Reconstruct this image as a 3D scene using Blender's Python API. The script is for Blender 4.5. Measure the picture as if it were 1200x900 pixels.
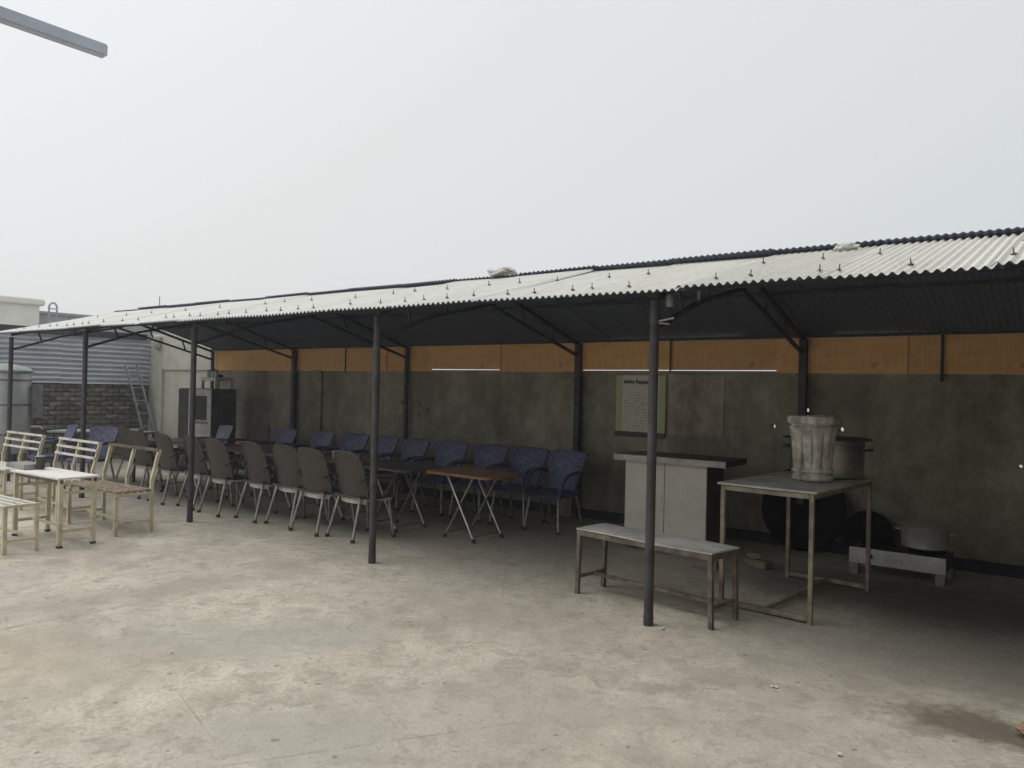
import bpy, bmesh, math, random
from mathutils import Vector, Matrix
random.seed(7)
rad = math.radians
for o in list(bpy.data.objects): bpy.data.objects.remove(o)
scn = bpy.context.scene
C = scn.collection

# ------------------------------------------------------------------ camera
YAW, PIT, ROL, FPX = .92309, .006316, -.02213, 898.956
camd = bpy.data.cameras.new('camera'); cam = bpy.data.objects.new('camera', camd); C.objects.link(cam)
camd.sensor_width = 36; camd.lens = 36 * FPX / 1200; camd.clip_start = .05; camd.clip_end = 3000
F = Vector((-math.cos(YAW) * math.cos(PIT), math.sin(YAW) * math.cos(PIT), math.sin(PIT)))
R0 = F.cross(Vector((0, 0, 1))).normalized(); U0 = R0.cross(F)
R = R0 * math.cos(ROL) - U0 * math.sin(ROL); U = U0 * math.cos(ROL) + R0 * math.sin(ROL)
M = Matrix((R, U, -F)).transposed().to_4x4(); M.translation = Vector((0, 0, 1.55))
cam.matrix_world = M
scn.camera = cam

# ------------------------------------------------------------------ sky, sun, exposure
SUN_EL, SUN_AZ = rad(58), rad(204)      # azimuth of the sun measured from +X towards +Y
w = bpy.data.worlds.new('World'); scn.world = w; w.use_nodes = True
nt = w.node_tree; nt.nodes.clear()
N = nt.nodes.new; L = nt.links.new
sky = N('ShaderNodeTexSky'); sky.sky_type = 'NISHITA'; sky.sun_disc = False
sky.sun_elevation = SUN_EL; sky.sun_rotation = math.pi / 2 - SUN_AZ
sky.air_density = 1.5; sky.dust_density = 6; sky.ozone_density = 1
b1 = N('ShaderNodeBackground'); b1.inputs[1].default_value = .1; L(sky.outputs[0], b1.inputs[0])
tc = N('ShaderNodeTexCoord')
dt = N('ShaderNodeVectorMath'); dt.operation = 'DOT_PRODUCT'; L(tc.outputs['Generated'], dt.inputs[0])
dt.inputs[1].default_value = (-.55, -.25, .80)
mr = N('ShaderNodeMapRange')
mr.inputs[1].default_value = -.15; mr.inputs[2].default_value = .85; L(dt.outputs['Value'], mr.inputs[0])
nz = N('ShaderNodeTexNoise'); nz.inputs['Scale'].default_value = 1.1; nz.inputs['Detail'].default_value = 2
L(tc.outputs['Generated'], nz.inputs['Vector'])
ad = N('ShaderNodeMath'); ad.operation = 'MULTIPLY_ADD'; ad.inputs[1].default_value = .12
L(nz.outputs[0], ad.inputs[0]); L(mr.outputs[0], ad.inputs[2])
rp = N('ShaderNodeValToRGB'); L(ad.outputs[0], rp.inputs[0])
els = rp.color_ramp.elements
els[0].position = .05; els[0].color = (.675, .715, .745, 1); els[1].position = 1.0; els[1].color = (.925, .965, .985, 1)
for p_, c_ in ((.38, (.755, .78, .80, 1)), (.68, (.815, .825, .825, 1))):
    e = els.new(p_); e.color = c_
b2 = N('ShaderNodeBackground'); b2.inputs[1].default_value = 1.0; L(rp.outputs[0], b2.inputs[0])
mx = N('ShaderNodeMixShader'); mx.inputs[0].default_value = .95; L(b1.outputs[0], mx.inputs[1]); L(b2.outputs[0], mx.inputs[2])
out = N('ShaderNodeOutputWorld'); L(mx.outputs[0], out.inputs[0])
sd = bpy.data.lights.new('sun', 'SUN'); sd.energy = 1.45; sd.angle = rad(50); sd.color = (1, .97, .92)
sun = bpy.data.objects.new('sun', sd); C.objects.link(sun)
sdir = Vector((math.cos(SUN_EL) * math.cos(SUN_AZ), math.cos(SUN_EL) * math.sin(SUN_AZ), math.sin(SUN_EL)))
sun.rotation_euler = sdir.to_track_quat('Z', 'Y').to_euler(); sun.location = (-6, -4, 9)
vs = scn.view_settings; vs.view_transform = 'Standard'; vs.look = 'None'; vs.exposure = 0; vs.gamma = 1; vs.use_curve_mapping = False
scn.render.resolution_x = 1024; scn.render.resolution_y = 768
scn.render.engine = 'CYCLES'

# ------------------------------------------------------------------ materials
class Mat:
    """small node-graph builder"""
    def __init__(s, name, rough=.7, metal=0, spec=.5):
        s.m = bpy.data.materials.new(name); s.m.use_nodes = True
        s.t = s.m.node_tree; s.b = s.t.nodes['Principled BSDF']
        s.b.inputs['Roughness'].default_value = rough; s.b.inputs['Metallic'].default_value = metal
        s.b.inputs['Specular IOR Level'].default_value = spec
        s.tc = s.t.nodes.new('ShaderNodeTexCoord'); s.co = s.tc.outputs['Object']
    def n(s, typ, **kw):
        nd = s.t.nodes.new('ShaderNode' + typ)
        for k, v in kw.items(): setattr(nd, k, v)
        return nd
    def l(s, a, b): s.t.links.new(a, b)
    def mapped(s, scale=(1, 1, 1), co=None):
        mp = s.n('Mapping'); mp.inputs['Scale'].default_value = scale; s.l(co or s.co, mp.inputs[0]); return mp.outputs[0]
    def noise(s, scale, detail=5, rough=.6, co=None, dist=0):
        nd = s.n('TexNoise'); nd.inputs['Scale'].default_value = scale; nd.inputs['Detail'].default_value = detail
        nd.inputs['Roughness'].default_value = rough; nd.inputs['Distortion'].default_value = dist
        s.l(co or s.co, nd.inputs['Vector']); return nd.outputs[0]
    def ramp(s, f, stops):
        r = s.n('ValToRGB'); s.l(f, r.inputs[0]); els = r.color_ramp.elements
        els[0].position, els[0].color = stops[0][0], col(stops[0][1]); els[1].position, els[1].color = stops[-1][0], col(stops[-1][1])
        for p, c in stops[1:-1]:
            e = els.new(p); e.color = col(c)
        return r.outputs[0]
    def mix(s, f, a, b, blend='MIX'):
        m = s.n('Mix', data_type='RGBA', blend_type=blend)
        for i, v in ((0, f), (6, a), (7, b)):
            if hasattr(v, 'links'): s.l(v, m.inputs[i])
            elif i == 0: m.inputs[0].default_value = v
            else: m.inputs[i].default_value = col(v)
        return m.outputs[2]
    def math(s, op, a, b=None, c=None, clamp=False):
        m = s.n('Math', operation=op); m.use_clamp = clamp
        for i, v in enumerate((a, b, c)):
            if v is None: continue
            if hasattr(v, 'links'): s.l(v, m.inputs[i])
            else: m.inputs[i].default_value = v
        return m.outputs[0]
    def base(s, c):
        if hasattr(c, 'links'): s.l(c, s.b.inputs['Base Color'])
        else: s.b.inputs['Base Color'].default_value = col(c)
        return s
    def rough(s, f, a, b):
        mr = s.n('MapRange'); s.l(f, mr.inputs[0]); mr.inputs[3].default_value = a; mr.inputs[4].default_value = b
        s.l(mr.outputs[0], s.b.inputs['Roughness']); return s
    def bump(s, h, strength=.3, dist=.01):
        bp = s.n('Bump'); bp.inputs['Strength'].default_value = strength; bp.inputs['Distance'].default_value = dist
        s.l(h, bp.inputs['Height']); s.l(bp.outputs[0], s.b.inputs['Normal']); return s
    def rand(s):
        return s.n('ObjectInfo').outputs['Random']
def col(c):
    if isinstance(c, (int, float)): c = (c, c, c)
    return (*c[:3], 1)

def worn(name, c, dark, rough=.6, metal=0, scale=6, lo=.42, hi=.62, bump=.15, spec=.5, fine=60):
    m = Mat(name, rough, metal, spec)
    n1 = m.noise(scale, 7, .65); n2 = m.noise(fine, 3)
    f = m.math('ADD', m.math('MULTIPLY', n1, .75), m.math('MULTIPLY', n2, .25))
    m.base(m.ramp(f, [(lo, dark), (hi, c)])); m.rough(n1, min(rough + .2, 1), max(rough - .1, .05)); m.bump(n2, bump, .003)
    return m.m

MT = {}
MT['post'] = worn('dark_painted_steel', (.085, .088, .098), (.055, .05, .05), .55, .2, 5, spec=.4)
MT['truss'] = worn('black_painted_steel', (.055, .06, .07), (.042, .043, .048), .6, .2, 6)
MT['leg'] = worn('dull_silver_tube', (.42, .41, .38), (.24, .22, .2), .38, .75, 10)
MT['chrome'] = worn('bright_tube', (.62, .61, .58), (.4, .39, .36), .28, .9, 10)
MT['rubber'] = worn('dark_rubber', (.03, .028, .026), (.05, .045, .04), .85)
MT['cream'] = worn('cream_painted_tube', (.60, .555, .40), (.38, .31, .20), .5, 0, 7, .36, .55)
MT['white_top'] = worn('chalky_white_board', (.76, .74, .69), (.52, .48, .42), .7, 0, 4, .33, .48)
MT['whiteslat'] = worn('white_painted_slat', (.68, .66, .60), (.45, .40, .32), .6, 0, 8, .35, .5)
MT['woodslat'] = worn('faded_wood_slat', (.36, .28, .21), (.20, .145, .10), .75, 0, 14)
MT['rustframe'] = worn('dusty_brown_steel', (.22, .19, .15), (.10, .075, .058), .65, .2, 9)
MT['tanframe'] = worn('dusty_tan_painted_steel', (.33, .29, .205), (.16, .13, .095), .6, 0, 9)
MT['benchtop'] = worn('dusty_metal_top', (.56, .545, .515), (.30, .28, .255), .6, .1, 5, .36, .6)
MT['sheetdark'] = worn('dark_sheet', (.06, .065, .075), (.04, .04, .045), .6)
MT['steel'] = worn('stainless_steel', (.45, .45, .44), (.28, .275, .265), .38, .8, 5, bump=.05)
MT['potsteel'] = worn('shiny_pot_steel', (.66, .64, .60), (.50, .48, .45), .27, .55, 4, bump=.03)
MT['panelsteel'] = worn('brushed_panel_steel', (.62, .61, .60), (.44, .43, .42), .34, .9, 6, bump=.04)
MT['tanksteel'] = worn('pale_tank_steel', (.56, .57, .585), (.42, .42, .43), .35, .35, 3, bump=.03)
MT['steel_dull'] = worn('greasy_stainless_steel', (.50, .495, .48), (.30, .29, .275), .26, .9, 6, bump=.05)
MT['alu'] = worn('dull_aluminium_pot', (.55, .53, .50), (.30, .28, .255), .34, 1, 5, bump=.05)
MT['soot'] = worn('sooty_iron', (.006, .006, .007), (.010, .0095, .009), .95, 0, 8, spec=.05)
MT['midgrey'] = worn('mid_grey_steel', (.16, .163, .165), (.10, .10, .10), .5, .2, 4)
MT['midgrey2'] = worn('dark_cabinet_board', (.085, .083, .08), (.06, .058, .055), .6, 0, 4)
MT['darkgrey'] = worn('dark_grey_steel', (.075, .077, .08), (.05, .048, .046), .55, .3, 5)
MT['cab'] = worn('pale_cabinet_board', (.66, .62, .565), (.52, .48, .43), .55, 0, 3, .3, .55, .04)
MT['granite'] = worn('dark_stone_top', (.055, .052, .05), (.028, .027, .026), .45, 0, 30)
MT['edge'] = worn('pale_stone_edge', (.55, .53, .49), (.38, .36, .33), .6, 0, 8)
MT['blueskirt'] = worn('dark_blue_skirting', (.025, .028, .062), (.03, .03, .036), .7, 0, 5)
MT['ladder'] = worn('aluminium_ladder', (.42, .45, .50), (.28, .29, .31), .45, .5, 8)
MT['cream_wall'] = worn('cream_render', (.84, .84, .80), (.76, .755, .70), .85, 0, 2.2)
MT['bluegrey'] = worn('blue_grey_render', (.34, .37, .40), (.26, .28, .30), .85, 0, 2)
MT['beamblue'] = worn('blue_grey_painted_beam', (.56, .62, .75), (.48, .53, .64), .5, 0, 3, bump=.03)
MT['mortar'] = worn('dark_mortar', (.15, .143, .125), (.09, .085, .075), .95, 0, 14)
MT['bag'] = worn('pale_sack', (.62, .585, .56), (.47, .435, .41), .9, 0, 20)
MT['bagwhite'] = worn('white_bag', (.70, .70, .68), (.55, .54, .52), .8, 0, 20)
MT['greentop'] = worn('pale_green_board', (.36, .42, .37), (.24, .28, .25), .6, 0, 4)
MT['black'] = worn('black_plastic', (.02, .02, .022), (.03, .03, .03), .5)
MT['whitepl'] = worn('white_plastic', (.62, .62, .60), (.5, .49, .46), .5)
MT['paper'] = worn('dirty_paper_scrap', (.72, .71, .68), (.55, .53, .5), .85)

def mk_rattan():
    m = Mat('brown_woven_plastic', .5, 0, .35)
    wv = m.n('TexWave', wave_type='BANDS', bands_direction='X'); wv.inputs['Scale'].default_value = 9.5; wv.inputs['Distortion'].default_value = .4
    m.l(m.co, wv.inputs['Vector'])
    w2 = m.n('TexWave', wave_type='BANDS', bands_direction='Z'); w2.inputs['Scale'].default_value = 15; w2.inputs['Distortion'].default_value = .8
    m.l(m.co, w2.inputs['Vector'])
    f = m.math('MULTIPLY_ADD', w2.outputs[1], .42, m.math('MULTIPLY', wv.outputs[1], .58))
    d = m.noise(5, 5)
    c = m.ramp(f, [(.2, (.012, .010, .0085)), (.8, (.115, .096, .08))])
    hv = m.n('HueSaturation'); hv.inputs['Saturation'].default_value = .9
    m.l(m.math('MULTIPLY_ADD', m.rand(), .35, .8), hv.inputs['Value']); m.l(c, hv.inputs['Color'])
    m.base(m.mix(m.math('MULTIPLY', d, .3), hv.outputs[0], (.07, .061, .054))); m.bump(f, .7, .005)
    return m.m
MT['rattan'] = mk_rattan()
def mk_blue(name, a, speck, amount):
    m = Mat(name, .42, 0, .4)
    v = m.n('TexVoronoi', feature='DISTANCE_TO_EDGE'); v.inputs['Scale'].default_value = 46; m.l(m.mapped((1, .3, 1)), v.inputs['Vector'])
    n1 = m.noise(34, 4, .6); n2 = m.noise(7, 3)
    sp = m.math('MULTIPLY', m.math('GREATER_THAN', v.outputs[0], .10), m.math('GREATER_THAN', n1, .52))
    sx = m.n('SeparateXYZ'); m.l(m.co, sx.inputs[0])
    up = m.n('MapRange'); up.inputs[1].default_value = .55; up.inputs[2].default_value = .66; m.l(sx.outputs[2], up.inputs[0])
    top = m.math('LESS_THAN', sx.outputs[2], .835)
    f = m.math('MULTIPLY', m.math('MULTIPLY', sp, up.outputs[0]), m.math('MULTIPLY', top, amount))
    hv = m.n('HueSaturation'); m.l(m.math('MULTIPLY_ADD', m.rand(), .4, .8), hv.inputs['Value'])
    m.l(m.mix(n2, a, tuple(x * 1.5 for x in a)), hv.inputs['Color'])
    m.base(m.mix(f, hv.outputs[0], speck)); m.bump(f, -.4, .004)
    return m.m
MT['blue'] = mk_blue('blue_lace_plastic', (.055, .056, .118), (.25, .25, .33), .75)
MT['paleblue'] = mk_blue('pale_grey_lace_plastic', (.13, .135, .17), (.42, .42, .48), .9)

def mk_roof(name, c, dark, streak):
    m = Mat(name, .6, 0, .4)
    n1 = m.noise(2.2, 6, .65, m.mapped((2.5, .35, 1))); n2 = m.noise(16, 4, .6, m.mapped((3, .6, 1)))
    f = m.math('ADD', m.math('MULTIPLY', n1, .6), m.math('MULTIPLY', n2, .4))
    hv = m.n('HueSaturation'); m.l(m.math('MULTIPLY_ADD', m.rand(), .12, .93), hv.inputs['Value'])
    m.l(m.ramp(f, [(.28, dark), (.5, c)]), hv.inputs['Color']); m.base(hv.outputs[0]); m.rough(n1, .75, .5)
    return m.m
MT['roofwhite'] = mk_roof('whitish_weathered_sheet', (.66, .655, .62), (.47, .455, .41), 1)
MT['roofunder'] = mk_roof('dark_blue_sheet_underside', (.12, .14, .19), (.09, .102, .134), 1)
def mk_corr():
    m = Mat('galvanised_wall_sheet', .55, 0, .5)
    n1 = m.noise(2.5, 6, .6, m.mapped((1, .5, 1))); n2 = m.noise(30, 3)
    m.base(m.ramp(n1, [(.3, (.43, .45, .48)), (.62, (.58, .60, .635))])); m.rough(n2, .6, .4)
    return m.m
MT['corr'] = mk_corr()

def mk_wall(name, hi, lo, patchy=1.0):
    m = Mat(name, .92, 0, .2)
    n1 = m.noise(1.3, 7, .62, m.mapped((1, 1, .6))); n2 = m.noise(6, 7, .72, m.mapped((1, 1, .9))); n3 = m.noise(55, 4)
    st = m.noise(3.2, 5, .6, m.mapped((2.2, 1, .45)))
    n4 = m.noise(26, 7, .75)
    f = m.math('ADD', m.math('MULTIPLY', n1, .42), m.math('ADD', m.math('MULTIPLY', m.math('ADD', m.math('MULTIPLY', n2, .6), m.math('MULTIPLY', n4, .4)), .45), m.math('MULTIPLY', st, .13)))
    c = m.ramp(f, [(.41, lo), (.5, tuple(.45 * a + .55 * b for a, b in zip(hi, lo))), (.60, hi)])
    # rising damp along the foot and a few paler scrapes
    sp = m.noise(11, 3, .5, m.mapped((1, 1, .35)))
    c = m.mix(m.math('MULTIPLY', m.math('GREATER_THAN', sp, .74), .22), c, tuple(min(1, x * 1.7) for x in hi))
    # thin horizontal pour lines
    sx = m.n('SeparateXYZ'); m.l(m.co, sx.inputs[0])
    zz = m.math('MULTIPLY_ADD', m.noise(2, 2), .03, sx.outputs[2])
    ln = m.math('LESS_THAN', m.math('ABSOLUTE', m.math('SUBTRACT', m.math('FRACT', m.math('MULTIPLY', zz, 1.67)), .5)), .012)
    c = m.mix(m.math('MULTIPLY', m.math('MULTIPLY', ln, m.math('GREATER_THAN', m.noise(1.1, 4), .52)), .14), c, tuple(x * .6 for x in lo))
    m.base(c); h = m.math('ADD', m.math('MULTIPLY', n3, .4), n2); m.bump(h, .5, .012)
    return m.m
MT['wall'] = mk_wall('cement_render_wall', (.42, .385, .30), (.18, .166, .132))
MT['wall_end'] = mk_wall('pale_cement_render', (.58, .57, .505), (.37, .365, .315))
MT['patch'] = mk_wall('newer_cement_patch', (.60, .52, .43), (.24, .205, .165))

def mk_ply():
    m = Mat('stained_plywood', .75, 0, .25)
    n1 = m.noise(3, 6, .6, m.mapped((1, 1, 3))); g = m.noise(6, 6, .65, m.mapped((8, 1, .7))); n3 = m.noise(2.2, 3)
    f = m.math('ADD', m.math('MULTIPLY', n1, .5), m.math('MULTIPLY', g, .5))
    c = m.ramp(f, [(.33, (.66, .35, .145)), (.5, (.82, .475, .21)), (.66, (.86, .56, .29))])
    hv = m.n('HueSaturation'); m.l(m.math('MULTIPLY_ADD', m.rand(), .2, .88), hv.inputs['Value']); m.l(c, hv.inputs['Color'])
    st = m.math('GREATER_THAN', m.noise(5, 5, .7), .66)
    m.base(m.mix(m.math('MULTIPLY', st, .35), hv.outputs[0], (.14, .08, .045))); m.bump(g, .25, .004)
    return m.m
MT['ply'] = mk_ply()

def mk_table(name, a, b):
    m = Mat(name, .42, 0, .4)
    g = m.noise(5, 6, .6, m.mapped((1, 7, 1))); d = m.noise(9, 5)
    m.base(m.mix(m.math('MULTIPLY', d, .35), m.ramp(g, [(.32, b), (.65, a)]), (.16, .14, .12))); m.rough(d, .35, .6)
    return m.m
MT['orange_top'] = mk_table('orange_brown_laminate', (.32, .15, .075), (.20, .09, .045))
MT['dark_top'] = mk_table('dark_laminate', (.06, .052, .05), (.035, .03, .03))
MT['brown_top'] = mk_table('brown_laminate', (.20, .10, .075), (.12, .06, .045))

def mk_urn():
    m = Mat('stained_cast_stone', .85, 0, .25)
    n1 = m.noise(7, 7, .68); st = m.noise(6, 5, .6, m.mapped((3, 3, .5)))
    f = m.math('ADD', m.math('MULTIPLY', n1, .55), m.math('MULTIPLY', st, .45))
    m.base(m.ramp(f, [(.38, (.21, .18, .148)), (.48, (.46, .425, .37)), (.58, (.70, .675, .61))])); m.bump(n1, .4, .006)
    return m.m
MT['urn'] = mk_urn()
def mk_brick(name, a, b):
    m = Mat(name, .95, 0, .2)
    n1 = m.noise(9, 6, .7); n2 = m.noise(60, 3)
    hv = m.n('HueSaturation'); m.l(m.math('MULTIPLY_ADD', m.rand(), .7, .65), hv.inputs['Value'])
    m.l(m.ramp(n1, [(.35, b), (.65, a)]), hv.inputs['Color']); m.base(hv.outputs[0]); m.bump(n2, .5, .008)
    return m.m
MT['brick'] = mk_brick('rough_grey_brick', (.25, .24, .21), (.13, .125, .11))
MT['redbrick'] = mk_brick('broken_red_brick', (.36, .21, .14), (.22, .15, .115))
MT['tanbrick'] = mk_brick('dusty_tan_brick', (.32, .27, .21), (.20, .165, .13))

def mk_ground():
    m = Mat('dusty_concrete', .9, 0, .25)
    gco = m.n('NewGeometry').outputs['Position']; m.co = gco
    big = m.noise(.55, 5, .55, dist=.4); mid = m.noise(2.3, 7, .62); strk = m.noise(4.5, 7, .68); fine = m.noise(38, 5, .7); grit = m.noise(160, 2)
    f = m.math('ADD', m.math('MULTIPLY', big, .38), m.math('ADD', m.math('MULTIPLY', mid, .30), m.math('MULTIPLY', strk, .32)))
    c = m.ramp(f, [(.38, (.28, .253, .208)), (.455, (.425, .390, .328)), (.52, (.525, .487, .413)), (.60, (.61, .57, .49))])
    tint = m.noise(.9, 4, .5, m.mapped((1.2, .8, 1)))
    c = m.mix(m.ramp(tint, [(.44, 0.), (.62, .55)]), c, (.455, .435, .39))      # greyer bare cement
    c = m.mix(m.math('MULTIPLY', m.ramp(fine, [(.42, 0.), (.62, 1.)]), .42), c, (.30, .27, .222))
    bl = m.noise(6.5, 8, .75, None, .8)
    c = m.mix(m.math('MULTIPLY', m.ramp(bl, [(.50, 0.), (.60, 1.)]), .55), c, (.27, .247, .207))
    bl2 = m.noise(1.6, 8, .72, None, .6)
    c = m.mix(m.math('MULTIPLY', m.ramp(bl2, [(.50, 0.), (.57, 1.)]), .36), c, (.345, .325, .285))
    bl3 = m.noise(4.1, 8, .74, None, .5)
    c = m.mix(m.math('MULTIPLY', m.ramp(bl3, [(.54, 0.), (.66, 1.)]), .30), c, (.63, .59, .515))
    wob = m.n('VectorMath', operation='SCALE'); wob.inputs['Scale'].default_value = 1
    nv = m.n('TexNoise'); nv.inputs['Scale'].default_value = 3.5; nv.inputs['Detail'].default_value = 6; nv.inputs['Roughness'].default_value = .65; m.l(gco, nv.inputs['Vector'])
    sb = m.n('VectorMath', operation='SUBTRACT'); m.l(nv.outputs['Color'], sb.inputs[0]); sb.inputs[1].default_value = (.5, .5, .5)
    def disp(k):
        s2 = m.n('VectorMath', operation='SCALE'); m.l(sb.outputs[0], s2.inputs[0]); s2.inputs['Scale'].default_value = k
        a2 = m.n('VectorMath', operation='ADD'); m.l(gco, a2.inputs[0]); m.l(s2.outputs[0], a2.inputs[1]); return a2.outputs[0]
    d1, d2 = disp(.75), disp(.16)
    def blob(cx, cy, rx, ry, ang=0, soft=.35, k=None, p=None):
        mp = m.n('Mapping', vector_type='TEXTURE'); mp.inputs['Location'].default_value = (cx, cy, 0); mp.inputs['Rotation'].default_value = (0, 0, ang)
        mp.inputs['Scale'].default_value = (rx, ry, 1000); m.l(p or d1, mp.inputs[0])
        ln = m.n('VectorMath', operation='LENGTH'); m.l(mp.outputs[0], ln.inputs[0])
        r = m.n('MapRange', interpolation_type='SMOOTHSTEP'); r.inputs[1].default_value = 1 + soft; r.inputs[2].default_value = 1 - soft; m.l(ln.outputs['Value'], r.inputs[0])
        return r.outputs[0]
    def stain_shade(c, spec, colr, amt):
        return m.mix(m.math('MULTIPLY', blob(*spec), amt), c, colr)
    # damp / greasy patches, old repairs, broad tones, shade painted around the stove
    c = stain_shade(c, (-.34, 4.26, .50, .19, .1, .5), (.125, .106, .084), .85)
    c = stain_shade(c, (-.62, 4.02, .17, .06, .3, .5), (.24, .205, .165), .5)
    c = stain_shade(c, (-1.66, 4.12, .24, .12, .2, .15), (.33, .292, .235), .45)
    c = stain_shade(c, (-1.78, 3.68, .13, .05, .5, .4), (.25, .22, .18), .5)
    c = stain_shade(c, (-.65, 6.55, 1.15, .85, 0, .7), (.085, .08, .07), .88)  # roof shade at the stove end painted into the floor, with some grease
    c = stain_shade(c, (-1.6, 6.6, .9, .5, .1, .6), (.12, .112, .098), .7)  # same painted shade and grease, left of the stove
    c = stain_shade(c, (-.4, 5.3, .8, .55, .2, .7), (.17, .158, .135), .65)  # painted shade and grease carried forward from the stove
    c = stain_shade(c, (-1.0, 5.0, .75, .5, .6, .8), (.29, .27, .235), .55)  # paler outer part of that darkening
    c = stain_shade(c, (-3.50, 2.47, .10, .055, .7, .25, None, d2), (.30, .285, .25), .5)
    c = stain_shade(c, (-3.20, 2.46, .05, .035, .4, .25, None, d2), (.30, .285, .25), .45)
    c = stain_shade(c, (-4.05, 2.85, .75, .32, .9, .5), (.36, .35, .315), .5)
    c = stain_shade(c, (-2.75, 2.15, .42, .28, .4, .3), (.40, .385, .345), .45)
    c = stain_shade(c, (-4.6, 1.7, .8, .5, .2, .6), (.47, .40, .32), .4)
    c = stain_shade(c, (-7.0, 6.2, 4.6, 1.2, 0, .5), (.24, .222, .19), .6)  # broad darker tone along the tables and chair rows
    c = stain_shade(c, (-5.6, 2.6, 1.0, .22, 1.3, .6), (.30, .275, .235), .4)
    c = stain_shade(c, (-3.2, 4.2, 1.1, .35, .1, .6), (.36, .325, .27), .35)
    c = stain_shade(c, (-2.0, 3.0, .9, .4, .5, .7), (.41, .385, .335), .35)
    # scattered dark specks
    v = m.n('TexVoronoi'); v.inputs['Scale'].default_value = 7; m.l(d2, v.inputs['Vector'])
    spk = m.math('MULTIPLY', m.math('LESS_THAN', v.outputs['Distance'], .10), m.math('GREATER_THAN', m.noise(1.7, 3), .48))
    c = m.mix(m.math('MULTIPLY', spk, .6), c, (.17, .145, .12))
    fl = m.math('GREATER_THAN', m.noise(13, 5, .7, m.mapped((.8, 1.2, 1))), .67)
    reg = blob(-.75, 4.6, 1.3, .9, .3, .6)
    c = m.mix(m.math('MULTIPLY', m.math('MULTIPLY', fl, reg), .6), c, (.20, .17, .14))
    fl2 = m.math('GREATER_THAN', m.noise(9, 6, .74), .66)
    c = m.mix(m.math('MULTIPLY', fl2, .5), c, (.25, .228, .19))
    fl3 = m.math('GREATER_THAN', m.noise(24, 5, .7, None, .6), .625)
    c = m.mix(m.math('MULTIPLY', fl3, .5), c, (.27, .245, .205))
    # cracks
    crack = None
    for (x0, y0, x1, y1, wd) in ((-5.35, 1.8, -5.27, 2.8, .012), (-3.62, 2.08, -3.0, 1.9, .006), (-6.3, 1.6, -5.6, 2.2, .012), (-5.27, 2.8, -4.5, 3.3, .009), (-4.4, 2.5, -3.6, 3.0, .008), (-2.9, 1.6, -2.1, 2.9, .007)):
        L0 = math.hypot(x1 - x0, y1 - y0)
        q = blob((x0 + x1) / 2, (y0 + y1) / 2, L0 / 2, wd, math.atan2(y1 - y0, x1 - x0), .3, None, d2 if wd > .008 else gco)
        crack = q if crack is None else m.math('MAXIMUM', crack, q)
    crack = m.math('MULTIPLY', crack, m.ramp(m.noise(5, 4), [(.42, .15), (.56, 1.)]))
    c = m.mix(m.math('MULTIPLY', crack, .36), c, (.21, .19, .16))
    c = m.mix(1.0, c, (1.085, 1.07, 1.045), 'MULTIPLY')
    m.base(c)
    h = m.math('ADD', m.math('MULTIPLY', mid, 1.2), m.math('ADD', m.math('MULTIPLY', fine, .5), m.math('MULTIPLY', grit, .12)))
    h = m.math('SUBTRACT', h, m.math('MULTIPLY', crack, .5))
    m.bump(h, .55, .025); m.rough(strk, .98, .75)
    return m.m
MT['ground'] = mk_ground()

def mk_print():
    m = Mat('printed_notice', .6, 0, .3)
    sx = m.n('SeparateXYZ'); m.l(m.co, sx.inputs[0])       # object x across, z up
    yel = m.math('GREATER_THAN', m.math('ABSOLUTE', sx.outputs[0]), .235)
    c = m.mix(yel, (.74, .715, .64), (.56, .55, .29))
    row = m.math('LESS_THAN', m.math('FRACT', m.math('MULTIPLY', sx.outputs[2], 31)), .42)
    br = m.math('GREATER_THAN', m.noise(30, 2, .5, m.mapped((1, 1, 1.03))), .47)
    colm = m.math('GREATER_THAN', m.math('ABSOLUTE', m.math('SUBTRACT', m.math('ABSOLUTE', sx.outputs[0]), .11)), .006)
    inx = m.math('LESS_THAN', m.math('ABSOLUTE', sx.outputs[0]), .22)
    inz = m.math('LESS_THAN', sx.outputs[2], .135)
    f = m.math('MULTIPLY', m.math('MULTIPLY', row, br), m.math('MULTIPLY', inx, m.math('MULTIPLY', inz, colm)))
    c = m.mix(m.math('MULTIPLY', f, .5), c, (.20, .20, .21))
    c = m.mix(m.math('MULTIPLY', m.noise(6, 5), .3), c, (.40, .37, .31))
    m.base(c); return m.m
MT['print'] = mk_print()
MT['ink'] = worn('black_ink', (.05, .048, .045), (.08, .075, .07), .8)

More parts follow.
